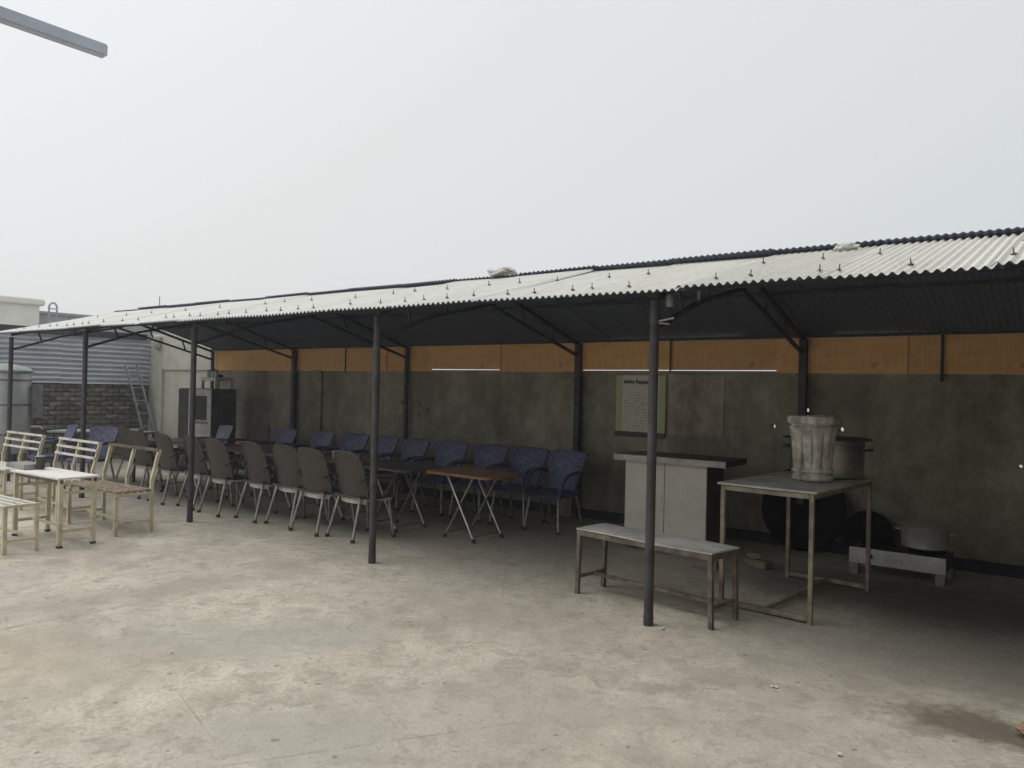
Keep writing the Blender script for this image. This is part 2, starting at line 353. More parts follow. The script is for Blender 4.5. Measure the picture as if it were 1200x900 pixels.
# ------------------------------------------------------------------ mesh helpers
class MB:
    def __init__(s): s.v = []; s.f = []; s.mi = []
    def add(s, vs, fs, mi=0):
        o = len(s.v); s.v += [tuple(p) for p in vs]; s.f += [tuple(i + o for i in f) for f in fs]; s.mi += [mi] * len(fs); return s
    def box(s, x0, y0, z0, x1, y1, z1, mi=0, j=0):
        r = lambda: random.uniform(-j, j) if j else 0
        vs = [(x + r(), y + r(), z + r()) for x in (x0, x1) for y in (y0, y1) for z in (z0, z1)]
        return s.add(vs, [(0, 1, 3, 2), (4, 6, 7, 5), (0, 4, 5, 1), (2, 3, 7, 6), (0, 2, 6, 4), (1, 5, 7, 3)], mi)
    def bar(s, a, b, wd, ht=None, mi=0, up=(0, 0, 1)):
        ht = ht or wd; a = Vector(a); b = Vector(b); d = (b - a).normalized(); up = Vector(up)
        if abs(d.dot(up)) > .95: up = Vector((1, 0, 0))
        x = d.cross(up).normalized(); y = x.cross(d)
        vs = [p + x * sx * wd / 2 + y * sy * ht / 2 for p in (a, b) for sx, sy in ((-1, -1), (1, -1), (1, 1), (-1, 1))]
        return s.add(vs, [(3, 2, 1, 0), (4, 5, 6, 7), (0, 1, 5, 4), (1, 2, 6, 5), (2, 3, 7, 6), (3, 0, 4, 7)], mi)
    def tube(s, pts, r, n=8, mi=0):
        pts = [Vector(p) for p in pts]; rs = r if isinstance(r, (list, tuple)) else [r] * len(pts)
        vs = []; fs = []; prev = None
        for i, p in enumerate(pts):
            d = (pts[min(i + 1, len(pts) - 1)] - pts[max(i - 1, 0)]).normalized()
            if prev is None:
                u = d.cross(Vector((0, 0, 1)))
                if u.length < .05: u = d.cross(Vector((0, 1, 0)))
            else: u = prev - d * prev.dot(d)
            u.normalize(); prev = u; v2 = d.cross(u)
            vs += [p + (u * math.cos(2 * math.pi * k / n) + v2 * math.sin(2 * math.pi * k / n)) * rs[i] for k in range(n)]
        for i in range(len(pts) - 1):
            for k in range(n):
                k2 = (k + 1) % n; fs.append((i * n + k, i * n + k2, (i + 1) * n + k2, (i + 1) * n + k))
        fs.append(tuple(range(n - 1, -1, -1))); fs.append(tuple((len(pts) - 1) * n + k for k in range(n)))
        return s.add(vs, fs, mi)
    def lathe(s, prof, n=32, c=(0, 0, 0), mi=0, mod=None):
        vs = []; fs = []
        for r, z in prof:
            for k in range(n):
                a = 2 * math.pi * k / n; rr = mod(r, z, a) if mod else r
                vs.append((c[0] + rr * math.cos(a), c[1] + rr * math.sin(a), c[2] + z))
        for i in range(len(prof) - 1):
            for k in range(n):
                k2 = (k + 1) % n; fs.append((i * n + k, i * n + k2, (i + 1) * n + k2, (i + 1) * n + k))
        if prof[0][0] > 1e-4: fs.append(tuple(range(n - 1, -1, -1)))
        if prof[-1][0] > 1e-4: fs.append(tuple((len(prof) - 1) * n + k for k in range(n)))
        return s.add(vs, fs, mi)
    def shell(s, fn, nu, nv, th, mi=0, mi2=None):
        """closed slab over a parametric surface fn(u, v) -> Vector, u and v in 0..1, thickened along its normal"""
        P = [[Vector(fn(i / nu, j / nv)) for i in range(nu + 1)] for j in range(nv + 1)]
        def nrm(i, j):
            a = P[j][min(i + 1, nu)] - P[j][max(i - 1, 0)]; b = P[min(j + 1, nv)][i] - P[max(j - 1, 0)][i]
            return a.cross(b).normalized()
        vs = [P[j][i] for j in range(nv + 1) for i in range(nu + 1)]; o = len(vs)
        vs += [P[j][i] - nrm(i, j) * th for j in range(nv + 1) for i in range(nu + 1)]
        W = nu + 1; top = []; bot = []; rim = []
        for j in range(nv):
            for i in range(nu):
                q = (j * W + i, j * W + i + 1, (j + 1) * W + i + 1, (j + 1) * W + i); top.append(q); bot.append(tuple(o + k for k in reversed(q)))
        edge = [i for i in range(W)] + [j * W + nu for j in range(1, nv + 1)] + [nv * W + i for i in range(nu - 1, -1, -1)] + [j * W for j in range(nv - 1, 0, -1)]
        for a, b in zip(edge, edge[1:] + edge[:1]): rim.append((b, a, o + a, o + b))
        base = len(s.v); s.add(vs, [], mi)
        for fs, q in ((top, mi), (bot, mi if mi2 is None else mi2), (rim, mi if mi2 is None else mi2)):
            s.f += [tuple(i + base for i in f) for f in fs]; s.mi += [q] * len(fs)
        return s
    def mesh(s, name, mats, smooth=None, bevel=0):
        me = bpy.data.meshes.new(name); me.from_pydata(s.v, [], s.f)
        mats = mats if isinstance(mats, (list, tuple)) else [mats]
        for m in mats: me.materials.append(MT[m] if isinstance(m, str) else m)
        me.polygons.foreach_set('material_index', s.mi)
        bm = bmesh.new(); bm.from_mesh(me)
        if bevel: bmesh.ops.bevel(bm, geom=list(bm.edges), offset=bevel, segments=2, affect='EDGES', clamp_overlap=True)
        bmesh.ops.recalc_face_normals(bm, faces=bm.faces); bm.to_mesh(me); bm.free()
        if smooth:
            me.shade_smooth(); me.set_sharp_from_angle(angle=rad(smooth))
        me.update(); return me
    def obj(s, name, mats, parent=None, smooth=None, bevel=0):
        return link(name, s.mesh(name, mats, smooth, bevel), parent)
def link(name, me, parent=None):
    o = bpy.data.objects.new(name, me); C.objects.link(o)
    if parent: o.parent = parent
    return o
def tag(o, label, cat, group=None):
    o['label'] = label; o['category'] = cat
    if group: o['group'] = group
    return o
def thing(name, label, cat, loc=(0, 0, 0), rz=0, group=None):
    o = bpy.data.objects.new(name, None); o.empty_display_size = .1; C.objects.link(o)
    o.location = loc; o.rotation_euler = (0, 0, rz); return tag(o, label, cat, group)
def struct(o): o['kind'] = 'structure'; return o
def copy_tree(o, parent=None):
    c = o.copy(); C.objects.link(c)
    if parent: c.parent = parent
    for ch in list(o.children): copy_tree(ch, c)
    return c
ORD = ['first', 'second', 'third', 'fourth', 'fifth', 'sixth', 'seventh', 'eighth', 'ninth', 'tenth', 'eleventh', 'twelfth', 'thirteenth']

# ------------------------------------------------------------------ ground
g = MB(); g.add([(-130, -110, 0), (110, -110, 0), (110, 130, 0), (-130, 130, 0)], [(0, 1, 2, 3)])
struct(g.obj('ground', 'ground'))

# ------------------------------------------------------------------ long back wall with motif holes
WY = 8.02
def wall_box(name, x0, x1, y0, y1, z0, z1, mat, label, cat='wall'):
    return tag(MB().box(x0, y0, z0, x1, y1, z1).obj(name, mat), label, cat)
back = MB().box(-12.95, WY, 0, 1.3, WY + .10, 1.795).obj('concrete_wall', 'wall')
tag(back, 'dark stained cement wall behind the row of blue chairs', 'wall')
holes = MB()
for cx, cz in ((-7.9, 1.22), (-2.31, 1.22)):
    for dx, dz in ((0, 0), (.335, 0), (-.335, 0), (.168, .09), (.168, -.09), (-.168, .09), (-.168, -.09), (0, .18), (0, -.18)):
        holes.tube([(cx + dx, WY - .1, cz + dz), (cx + dx, WY + .3, cz + dz)], .032 if cx < -5 else .025, 14)
holes.tube([(-.49, WY - .1, .97), (-.49, WY + .3, .97)], .016, 14)
hme = holes.mesh('cutter', 'wall'); hob = link('cutter', hme)
bo = back.modifiers.new('holes', 'BOOLEAN'); bo.object = hob; bo.operation = 'DIFFERENCE'; bo.solver = 'EXACT'
dg = bpy.context.evaluated_depsgraph_get(); nm = bpy.data.meshes.new_from_object(back.evaluated_get(dg))
back.modifiers.clear(); back.data = nm; nm.name = 'concrete_wall'
bpy.data.objects.remove(hob); bpy.data.meshes.remove(hme)
sk = MB().box(-12.9, WY - .012, 0, 1.3, WY - .001, .11).obj('skirting', 'blueskirt', back)
cp = MB()
for x in (-10.0, -5.15, .15): MB().box(x - .11, WY - .035, 0, x + .11, WY - .002, 1.78).obj('pier', 'wall', back)
MB().shell(lambda u, v: (-3.83 + .65 * u, WY - .009 + .0015 * math.sin(9 * u + 5 * v), 1.075 + .675 * v), 6, 6, .006).obj('cement_patch', 'patch', back)

# taller pale end of the wall beyond the roof
ew = thing('end_wall', 'pale taller cement wall beside the leaning ladder', 'wall', (-14.1, WY, 0))
def child_at(mb, name, mat, par, **k):
    o = mb.obj(name, mat, par, **k); o.location = -Vector(par.location); return o
child_at(MB().box(-15.30, WY + .003, 0, -12.953, WY + .12, 1.80), 'lower_wall', 'wall_end', ew)
child_at(MB().box(-15.30, WY - .012, 1.803, -12.955, WY + .11, 2.52), 'upper_wall', 'wall_end', ew)
child_at(MB().box(-15.26, WY - .05, 0, -14.78, WY, 1.80), 'pier', 'wall_end', ew)
child_at(MB().box(-14.775, WY - .025, 1.775, -12.96, WY, 1.80), 'ledge', 'wall_end', ew)
lamp = thing('wall_lamp', 'small grey lamp housing fixed high on the pale end wall', 'lamp', (-14.95, WY - .06, 2.33))
MB().lathe([(.02, -.16), (.06, -.13), (.085, -.03), (.10, .06), (.10, .11), (.03, .13)], 14).obj('housing', 'edge', lamp, 40)
MB().box(-.03, .0, .0, .03, .05, .06).obj('bracket', 'darkgrey', lamp)

# unseen block added behind the viewer to darken the shed's right part
tag(MB().box(-2.6, -4.4, 0, 7.0, -4.0, 6.2).obj('yard_shade_block', 'wall'), 'unseen plain block added behind the viewer to shade the shed', 'building')
# unseen wall added past the right end of the shed to keep light off
tag(MB().box(.95, 1.6, 0, 1.15, 8.4, 6.2).obj('side_shade_wall', 'wall'), 'unseen cement wall added to shade the right end of the shed', 'wall')

# ------------------------------------------------------------------ plywood infill above the wall
pw = thing('plywood_strip', 'orange brown plywood strip between wall top and roof', 'plywood', (-5, WY, 1.8))
xs = [-12.9, -11.7, -10.5, -9.3, -8.4, -7.5, -6.25, -4.98, -3.8, -2.6, -1.4, -.2, .98]
for i in range(len(xs) - 1):
    x0, x1 = xs[i] - .012, xs[i + 1] + .012
    gap = xs[i] in (-7.5, -4.98, -3.8)
    zb = (1.8065 if gap else 1.772) + random.uniform(-.004, .004)
    y = WY - .016 - .0165 * (i % 2)
    p = MB().box(-(x1 - x0) / 2, -.007, zb - 1.8, (x1 - x0) / 2, .007, 2.135 - 1.8 + random.uniform(-.012, .004)).obj('plywood_panel', 'ply', pw)
    p.location = ((x0 + x1) / 2 + 5, y - WY, 0); p.rotation_euler = (0, random.uniform(-.004, .004), 0)
for i in range(1, len(xs) - 1):
    if i in (3, 8): MB().box(-.008, -.052, -.03, .008, -.042, .34).obj('batten', 'truss', pw).location = (xs[i] + 5, -.001, 0)

# ------------------------------------------------------------------ the shed: posts, trusses, purlins, corrugated sheets
PX = [-2.3315, -5.0034, -7.9343, -10.5384, -12.9532, .33]
FY, BY = 4.64, 7.95
EY, RY = 4.42, 6.20
zf = lambda y: 2.185 + (y - EY) * (2.655 - 2.185) / (RY - EY)      # underside of front sheets
zr = lambda y: 2.675 - (y - RY) * .292                             # underside of rear sheets
shed = thing('open_shed', 'long open shed of steel posts under white corrugated roofing', 'shed', (-5, 6.2, 0))
SO = Vector((5, -6.2, 0))
def sp(mb, name, mat, par=None, **k):
    o = mb.obj(name, mat, par or shed, **k)
    if par is None: o.location = SO
    return o
for i, x in enumerate(PX):
    p = sp(MB().tube([(x, FY, 0), (x, FY, 2.16)], .031, 14), 'post', 'post', smooth=40)
    MB().tube([(x, FY, 0), (x, FY, .07)], .0335, 14).obj('base_sleeve', 'post', p, 40)
    br = .036 if i in (0, 1, 3) else .024
    sp(MB().box(x - br, BY - br, 0, x + br, BY + br, 2.12), 'post', 'post')
for x in PX:
    t = MB(); off = .15
    t.bar((x, FY, zf(FY) - .05), (x, RY, zf(RY) - .05), .035, .035)
    t.bar((x, RY, zr(RY) - .055), (x, BY, zr(BY) - .055), .035, .035)
    sp(t, 'rafter', 'truss')
    t = MB()
    t.bar((x, FY, 1.97), (x, 5.35, zf(5.35) - .21), .03, .03)
    t.bar((x, 5.35, zf(5.35) - .21), (x, RY + .1, zr(RY) - .23), .03, .03)
    t.bar((x, RY - .1, zr(RY) - .225), (x, BY, zr(BY) - .20), .03, .03)
    sp(t, 'bottom_chord', 'truss')
    for y in (5.0, 5.5, 6.2, 6.75, 7.35):
        z1 = (zf(y) if y < RY else zr(y)) - .06
        sp(MB().bar((x, y, z1), (x, y + .06, z1 - .16), .02), 'strut', 'truss')
for (y, z) in ((FY + .02, zf(FY) - .016), (5.5, zf(5.5) - .016), (RY - .06, zf(RY - .06) - .018), (6.9, zr(6.9) - .018), (BY, zr(BY) - .018)):
    sp(MB().bar((-13.0, y, z), (.94, y, z), .03, .03), 'purlin', 'truss')

PITCH, NC, TH, AMP = .0525, 16, .004, .0095
SW = PITCH * NC
def sheet_mesh(name, y0, z0, y1, z1, sag, AMP=AMP):
    def fn(u, v):
        x = (u - .5) * SW * 1.06
        return (x, y0 + (y1 - y0) * v, z0 + (z1 - z0) * v + AMP * (1 + math.cos(2 * math.pi * x / PITCH)) + sag * math.sin(math.pi * v) * .6)
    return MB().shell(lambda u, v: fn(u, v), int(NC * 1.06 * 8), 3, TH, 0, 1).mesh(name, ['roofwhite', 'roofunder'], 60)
front_me = [sheet_mesh('roof_sheet', 0, 0, RY - EY, zf(RY) - zf(EY), s) for s in (0, .008, -.01)]
rear_me = [sheet_mesh('roof_sheet', 0, zr(RY - .06) - zr(RY), 8.3 - RY + .06, zr(8.3) - zr(RY), s, .0058) for s in (0, .01, -.008)]
bolt_me = MB().tube([(0, 0, -.02), (0, 0, .04)], .0035, 6).tube([(0, 0, .004), (0, 0, .007)], .017, 10).tube([(0, 0, .007), (0, 0, .013)], .007, 6).mesh('bolt', 'rustframe')
nsh = int((.80 + 13.0) / SW) + 1
xs_ = [-12.98 + SW / 2 + i * SW for i in range(nsh)]
for i, x in enumerate(xs_):
    o = link('roof_sheet', random.choice(front_me), shed)
    o.location = Vector((x, EY + random.uniform(-.04, .03), zf(EY) + TH + .005 * (i % 2) + random.uniform(0, .012))) + SO
    o.rotation_euler = (random.uniform(-.006, .006), random.uniform(-.012, .012), random.uniform(-.012, .012))
    for yy in (.22, 1.02):
        for k in range(random.choice((2, 3, 3)) if yy < .5 else random.choice((1, 2))):
            b = link('bolt', bolt_me, o)
            xb = PITCH * round((-.3 + (.3 if yy < .5 else .42) * k + random.uniform(-.08, .08)) / PITCH)
            y_ = yy + random.uniform(-.03, .03)
            b.location = (xb, y_, y_ * (zf(RY) - zf(EY)) / (RY - EY) + 2 * AMP); b.rotation_euler = (random.uniform(-.12, .12), random.uniform(-.12, .12), 0)
    o = link('roof_sheet', random.choice(rear_me), shed)
    o.location = Vector((x + random.uniform(-.02, .02), RY - .06 + random.uniform(-.03, .03), zr(RY) + TH - .002 + .004 * (i % 2) + random.uniform(-.004, .012))) + SO
    o.rotation_euler = (random.uniform(-.004, .004), random.uniform(-.01, .01), random.uniform(-.004, .004))

# rubbish on the roof
def lump(name, loc, size, mat, label, cat, seed, pts=26, spread=None):
    rnd = random.Random(seed); bm = bmesh.new(); bmesh.ops.create_icosphere(bm, subdivisions=3, radius=1)
    from mathutils import noise as mn
    for v in bm.verts:
        n = mn.noise(v.co * 1.7 + Vector((seed, 0, 0))) * .45 + mn.noise(v.co * 4 + Vector((0, seed, 0))) * .18
        v.co *= 1 + n; v.co.x *= size[0]; v.co.y *= size[1]; v.co.z *= size[2]
        if spread: spread(v)
    zmin = min(v.co.z for v in bm.verts)
    for v in bm.verts: v.co.z -= zmin
    me = bpy.data.meshes.new(name); bm.to_mesh(me); bm.free(); me.materials.append(MT[mat]); me.shade_smooth(); me.set_sharp_from_angle(angle=rad(50))
    o = link(name, me); o.location = loc; return tag(o, label, cat)
def wing(v):
    v.co.z = v.co.z * (.75 + 1.2 * max(0, v.co.x)) + (.05 if v.co.x < -.08 else 0) * min(1, (-.08 - v.co.x) / .1)
    if v.co.x > -.08: v.co.z = max(v.co.z, -.012)
    v.co.z += .018 * math.sin(23 * v.co.x + 9 * v.co.y)
lump('cloth_sack', (-4.86, 6.21, zr(6.21) + .006), (.19, .13, .055), 'bag', 'crumpled pinkish grey sack lying on the roof ridge', 'sack', 3, spread=wing)
lump('plastic_bag', (-1.47, 6.02, zf(6.02) + .008), (.085, .07, .032), 'bagwhite', 'small crumpled white plastic bag caught on the roof ridge', 'bag', 8)
tag(MB().tube([(-11.7, 6.25, zr(6.25) - .01), (-11.75, 6.27, zr(6.25) + .22)], .006, 5).obj('wire_stub', 'truss'), 'thin bent wire sticking up from the roof ridge', 'wire')

# lamp holders under the eave
for x, y, lab, nm in ((-2.26, 4.72, 'small grey lamp holder hanging under the eave beside the post', 'lamp_holder'), (-2.20, 5.05, 'thin grey conduit stub hanging from the purlin behind the eave', 'conduit_stub')):
    t = thing(nm, lab, 'lamp holder' if nm == 'lamp_holder' else 'conduit', (x, y, zf(y) - .015))
    if nm == 'lamp_holder':
        MB().lathe([(.012, 0), (.012, -.03), (.03, -.045), (.036, -.10), (.03, -.13), (.012, -.135)], 14).obj('holder', 'steel', t, 40)
        MB().tube([(0, 0, -.13), (0, 0, -.16)], .012, 8).obj('socket', 'black', t)
    else:
        MB().tube([(0, 0, 0), (0, 0, -.14)], .013, 8).obj('pipe', 'ladder', t, 40); MB().tube([(0, 0, -.14), (0, 0, -.155)], .017, 8).obj('cap', 'darkgrey', t)
t = thing('post_bracket', 'small steel bracket clamped to the post near the bench', 'bracket', (PX[0], FY, 2.02))
MB().tube([(0, 0, -.015), (0, 0, .015)], .035, 12).obj('clamp', 'post', t); MB().bar((.03, 0, 0), (.13, .02, .02), .012).obj('arm', 'leg', t); MB().bar((.03, 0, -.012), (.10, .02, -.02), .01).obj('arm', 'leg', t)

# pipe near the right end of the wall
t = thing('wall_pipe', 'dark upright pipe against the cement wall beyond the stove', 'pipe', (-.40, WY - .045, 0))
MB().tube([(0, 0, 0), (0, 0, 1.78)], .024, 10).obj('pipe', 'truss', t, 40)
for z in (.35, 1.2): MB().box(-.04, .005, z, .04, .043, z + .025).obj('clip', 'darkgrey', t)
tag(MB().tube([(-1.10, WY - .045, 2.14), (-1.10, WY - .045, 1.70)], .013, 8).obj('hanging_rod', 'truss'), 'thin dark rod hanging down across the plywood above the pots', 'rod')

# ------------------------------------------------------------------ far left: brick wall, sheet wall, ladder, tank, far building
BX = -15.42
bw = thing('brick_wall', 'rough grey brick wall below the ribbed metal sheets', 'wall', (BX, 6.5, 0))
Y0, Y1 = 4.3, 8.9
core = MB().box(-.13, Y0 - 6.5, 0, 0, Y1 - 6.5, 1.44); core.obj('mortar_core', 'mortar', bw)
bmes = [MB().box(-.05, -.108, -.036, .0, .108, .036, j=.006).mesh('brick', 'brick', bevel=.008) for _ in range(5)]
low = MB(); ch = .087
for r in range(17):
    z = .045 + r * ch; y = Y0 - 6.5 + (.115 if r % 2 else 0) + .11
    while y < Y1 - 6.5 - .1:
        yy = y + random.uniform(-.01, .01); pr = random.uniform(.008, .034)
        if r >= 5 and yy > -1.4:
            b = link('brick', random.choice(bmes), bw); b.location = (.0 + pr, yy, z + random.uniform(-.006, .006)); b.rotation_euler = (random.uniform(-.03, .03), 0, random.uniform(-.05, .05))
        else: low.box(-.05 + pr, yy - .106, z - .036, pr, yy + .106, z + .036, j=.005)
        y += .232
lo = low.obj('bricks', 'brick', bw); lo['kind'] = 'stuff'
sw = thing('sheet_wall', 'grey ribbed metal sheet wall above the rough brick wall', 'wall', (BX, 6.5, 1.46))
def rib(u, v, w):
    z = v * .90; return (.026 * (1 + math.cos(2 * math.pi * z / .09)) , (u - .5) * w, z)
me_r = MB().shell(lambda u, v: rib(u, v, 1.63), 1, 80, -.004).mesh('ribbed_sheet', 'corr', 60)
for i in range(4):
    o = link('ribbed_sheet', me_r, sw); o.location = (.012 + .005 * (i % 2), -2.55 + i * 1.6, random.uniform(-.012, .012)); o.rotation_euler = (random.uniform(-.006, .006), 0, 0)
MB().box(-.05, -3.4, -.02, -.02, 2.4, .92).obj('back_frame', 'sheetdark', sw)
MB().box(-.02, -3.4, .905, .10, 1.44, 1.03).obj('top_beam', 'sheetdark', sw)
# ladder
ld = thing('ladder', 'grey metal ladder leaning on the ribbed sheet wall', 'ladder', (-14.72, 7.86, 0))
def lpt(s, t):   # s across, t 0..1 up
    return Vector((-.52 * t - .02, -.26 * t + s * .11, 1.86 * t))
for s in (-1, 1): MB().bar(lpt(s, 0), lpt(s, 1), .03, .055).obj('stile', 'ladder', ld)
for k in range(7):
    tt = .08 + k * .135; MB().tube([lpt(-1, tt), lpt(1, tt)], .013, 8).obj('rung', 'ladder', ld)
# steel tank
tk = thing('water_tank', 'tall steel water cooler tank with pale domed lid beside the brick wall', 'water tank', (-14.25, 4.98, 0), rad(10))
MB().lathe([(.40, .32), (.415, .33), (.415, 1.62), (.40, 1.64)], 40).obj('body', 'tanksteel', tk, 40)
MB().lathe([(.44, 1.64), (.445, 1.67), (.40, 1.71), (.22, 1.765), (.05, 1.785)], 40).obj('lid', 'greentop', tk, 50)
for z in (.62, 1.1, 1.5): MB().lathe([(.416, z), (.424, z + .005), (.424, z + .025), (.416, z + .03)], 40).obj('hoop', 'leg', tk, 50)
for a in (.4, 2.0, 3.5, 5.2): MB().bar((.34 * math.cos(a), .34 * math.sin(a), 0), (.34 * math.cos(a), .34 * math.sin(a), .33), .04).obj('leg', 'darkgrey', tk)
MB().tube([(.30, .30, .75), (.42, .40, .75), (.44, .42, .70)], .016, 8).obj('tap', 'chrome', tk, 40)
MB().box(.28, .30, .9, .38, .46, 1.45).obj('side_box', 'ladder', tk, bevel=.01)
# far building on the left
fb = thing('far_building', 'cream rendered roof room rising behind the ribbed sheet wall', 'building', (-22, 6, 0))
MB().box(-1.8, -3.0, 0, 1.2, 2.05, 3.34).obj('wall', 'cream_wall', fb)
MB().box(-1.9, -3.1, 3.343, 1.3, 2.15, 3.50).obj('roof_rim', 'cream_wall', fb, bevel=.03)
MB().tube([(1.26, 1.0, 2.4), (1.26, 1.0, 3.15)], .022, 6).obj('vent_pipe', 'darkgrey', fb)
pb = thing('parapet_building', 'low blue grey parapet wall behind the sheet wall and cream room', 'building', (-22.5, 9.6, 0))
MB().box(-.8, -1.35, 0, .8, 2.4, 3.22).obj('wall', 'bluegrey', pb); MB().box(-.85, -1.38, 3.223, .85, 2.45, 3.29).obj('coping', 'bluegrey', pb)
rl = thing('roof_ladder', 'hooped blue grey handrail of a roof ladder beside the cream room', 'handrail', (-20.45, 8.22, 2.3))
for d in (-.09, .09):
    MB().tube([(0, d, -2.3), (0, d, 1.0)], .022, 8).obj('stile', 'ladder', rl)
MB().tube([(0, .09 * math.cos(a), 1.0 + .12 * math.sin(a)) for a in [math.pi * k / 8 for k in range(9)]], .022, 8).obj('hoop', 'ladder', rl)
for k in range(10): MB().tube([(0, -.09, -2.0 + k * .33), (0, .09, -2.0 + k * .33)], .014, 6).obj('rung', 'ladder', rl)

# projecting steel beam near the viewer, carried by its own post out of view
bm_ = thing('canopy_frame', 'blue grey painted steel beam jutting out overhead against the sky', 'beam', (-4.56, -1.2, 0))
MB().box(-.02, -.05, 3.40, .045, 3.27, 3.468).obj('beam', 'beamblue', bm_, bevel=.006)
MB().box(-.05, -.05, 0, .05, .05, 3.397).obj('post', 'beamblue', bm_, bevel=.006)
MB().bar((0, .05, 2.85), (0, .55, 3.395), .05).obj('brace', 'beamblue', bm_)
MB().box(.0452, 2.12, 3.402, .047, 2.14, 3.466).obj('weld_mark', 'whitepl', bm_)

# ------------------------------------------------------------------ chairs
def path_tube(pts, r, n=8): return MB().tube(pts, r, n)
def smooth_path(pts, k=5):
    P = [Vector(p) for p in pts]; out = []
    for i in range(len(P) - 1):
        p0 = P[max(i - 1, 0)]; p1 = P[i]; p2 = P[i + 1]; p3 = P[min(i + 2, len(P) - 1)]
        for j in range(k):
            t = j / k
            out.append(.5 * ((2 * p1) + (p2 - p0) * t + (2 * p0 - 5 * p1 + 4 * p2 - p3) * t * t + (3 * p1 - p0 - 3 * p2 + p3) * t ** 3))
    return out + [P[-1]]
def chair_legs(t, back_out=.11, w0=.185, w1=.225):
    for sx in (-1, 1):
        for a, b in (((sx * w0, -.16, .415), (sx * w1, -.16 - back_out, .0)), ((sx * w0, .19, .415), (sx * w1, .235, .0))):
            a, b = Vector(a), Vector(b)
            lg = MB().tube([a, b + (a - b) * .05], .0155, 10).obj('leg', 'leg', t, 40)
            MB().tube([b + (a - b) * .075, b + Vector((0, 0, .001))], [.021, .0235], 10).obj('rubber_foot', 'rubber', lg, 40)
def rattan_chair():
    t = thing('rattan_chair', 'x', 'chair')
    def bk(u, v):
        x = (2 * u - 1); wd = .232 + .014 * math.sin(math.pi * min(1, v * 1.1)) - .022 * max(0, v - .85) ** 2 / .0225
        z = .425 + .455 * v - (.035 * abs(x) ** 4) * v
        return (x * wd, -.175 - .02 * v - .07 * v ** 1.5 + .065 * x * x * (1 - .25 * v), z)
    MB().shell(bk, 16, 14, .016).obj('backrest', 'rattan', t, 50)
    rim = [bk(0, .05 * k) for k in range(21)] + [bk(k / 16, 1) for k in range(1, 17)] + [bk(1, 1 - .05 * k) for k in range(1, 21)]
    MB().tube([Vector(p) + Vector((0, .006, 0)) for p in rim], .0125, 6).obj('back_rim', 'rattan', t, 60)
    def st(u, v):
        x = 2 * u - 1; return (x * (.225 + .015 * v), -.19 + .43 * v, .435 + .012 * x * x - .018 * math.sin(math.pi * v) - .03 * max(0, v - .85) / .15)
    MB().shell(st, 10, 10, .02).obj('seat', 'rattan', t, 50)
    def ap(u, v):
        x = 2 * u - 1; return (x * .222, -.176 + .062 * x * x - .004 * v, .365 + .058 * v)
    MB().shell(ap, 10, 2, .018).obj('seat_rail', 'edge', t, 50)
    for sx in (-1, 1):
        MB().bar((sx * .21, -.11, .405), (sx * .22, .2, .405), .02, .03).obj('side_rail', 'edge', t)
        arm = smooth_path([(sx * .225, -.20, .60), (sx * .255, -.10, .645), (sx * .262, .08, .65), (sx * .258, .19, .62), (sx * .245, .225, .52), (sx * .235, .215, .425)], 4)
        MB().tube(arm, .0185, 8).obj('armrest', 'rattan', t, 50)
    chair_legs(t); return t
def lace_chair(mat='blue'):
    t = thing('lace_back_chair', 'x', 'chair')
    def bk(u, v):
        x = 2 * u - 1; wd = .175 + .078 * v ** 1.1
        return (x * wd, -.19 - .14 * v + .05 * x * x, .43 + .405 * v + .018 * (1 - x * x) * v)
    MB().shell(bk, 16, 12, .016).obj('backrest', mat, t, 50)
    rim = [bk(0, .1 * k) for k in range(11)] + [bk(k / 16, 1) for k in range(1, 17)] + [bk(1, 1 - .1 * k) for k in range(1, 11)]
    MB().tube([Vector(p) + Vector((0, .006, 0)) for p in rim], .011, 6).obj('back_rim', mat, t, 60)
    def st(u, v):
        x = 2 * u - 1; return (x * (.215 + .02 * v), -.20 + .45 * v, .43 + .012 * x * x - .02 * math.sin(math.pi * v) - .035 * max(0, v - .82) / .18)
    MB().shell(st, 10, 10, .022).obj('seat', mat, t, 50)
    for sx in (-1, 1):
        arm = smooth_path([(sx * .222, -.26, .62), (sx * .25, -.16, .64), (sx * .268, .02, .645), (sx * .27, .16, .62), (sx * .262, .235, .54), (sx * .243, .235, .43), (sx * .228, .21, .39)], 4)
        MB().tube(arm, [.020 + .004 * math.sin(math.pi * i / (len(arm) - 1)) for i in range(len(arm))], 8).obj('armrest', mat, t, 50)
        MB().box(sx * .205 - .012, -.17, .385, sx * .205 + .012, .2, .42).obj('side_rail', mat, t)
    chair_legs(t, .09); return t
ratt = rattan_chair(); lace = lace_chair(); pale = lace_chair('paleblue')
used = set()
def place(proto, x, y, rz, label, group=None):
    o = proto if proto.name not in used else copy_tree(proto)
    used.add(proto.name)
    o.location = (x, y, 0); o.rotation_euler = (0, 0, rz); o['label'] = label
    if group: o['group'] = group
    elif 'group' in o: del o['group']
    return o
GB, GL = 'brown chairs with their backs to the yard', 'blue chairs along the cement wall'
for i, x in enumerate((-5.96, -6.50, -7.03, -7.56, -8.20, -8.80, -9.44, -10.14)):
    place(ratt, x + .0, 5.36 + random.uniform(-.06, .05), rad(random.uniform(-5, 5) - 3), f'brown woven plastic chair facing the tables, {ORD[i]} in its row from the orange-topped table', GB)
for i, x in enumerate((-4.80, -5.33, -5.92, -6.52, -7.17, -7.77, -8.40, -9.13, -9.90)):
    lab = 'blue plastic armchair with lace-pattern back against the wall, ' + ('nearest to the pale cabinet' if i == 0 else f'{ORD[i]} counting from the pale cabinet')
    place(lace, x + .06, 7.10 + random.uniform(-.06, .05), math.pi + rad(random.uniform(-9, 9)), lab, GL)
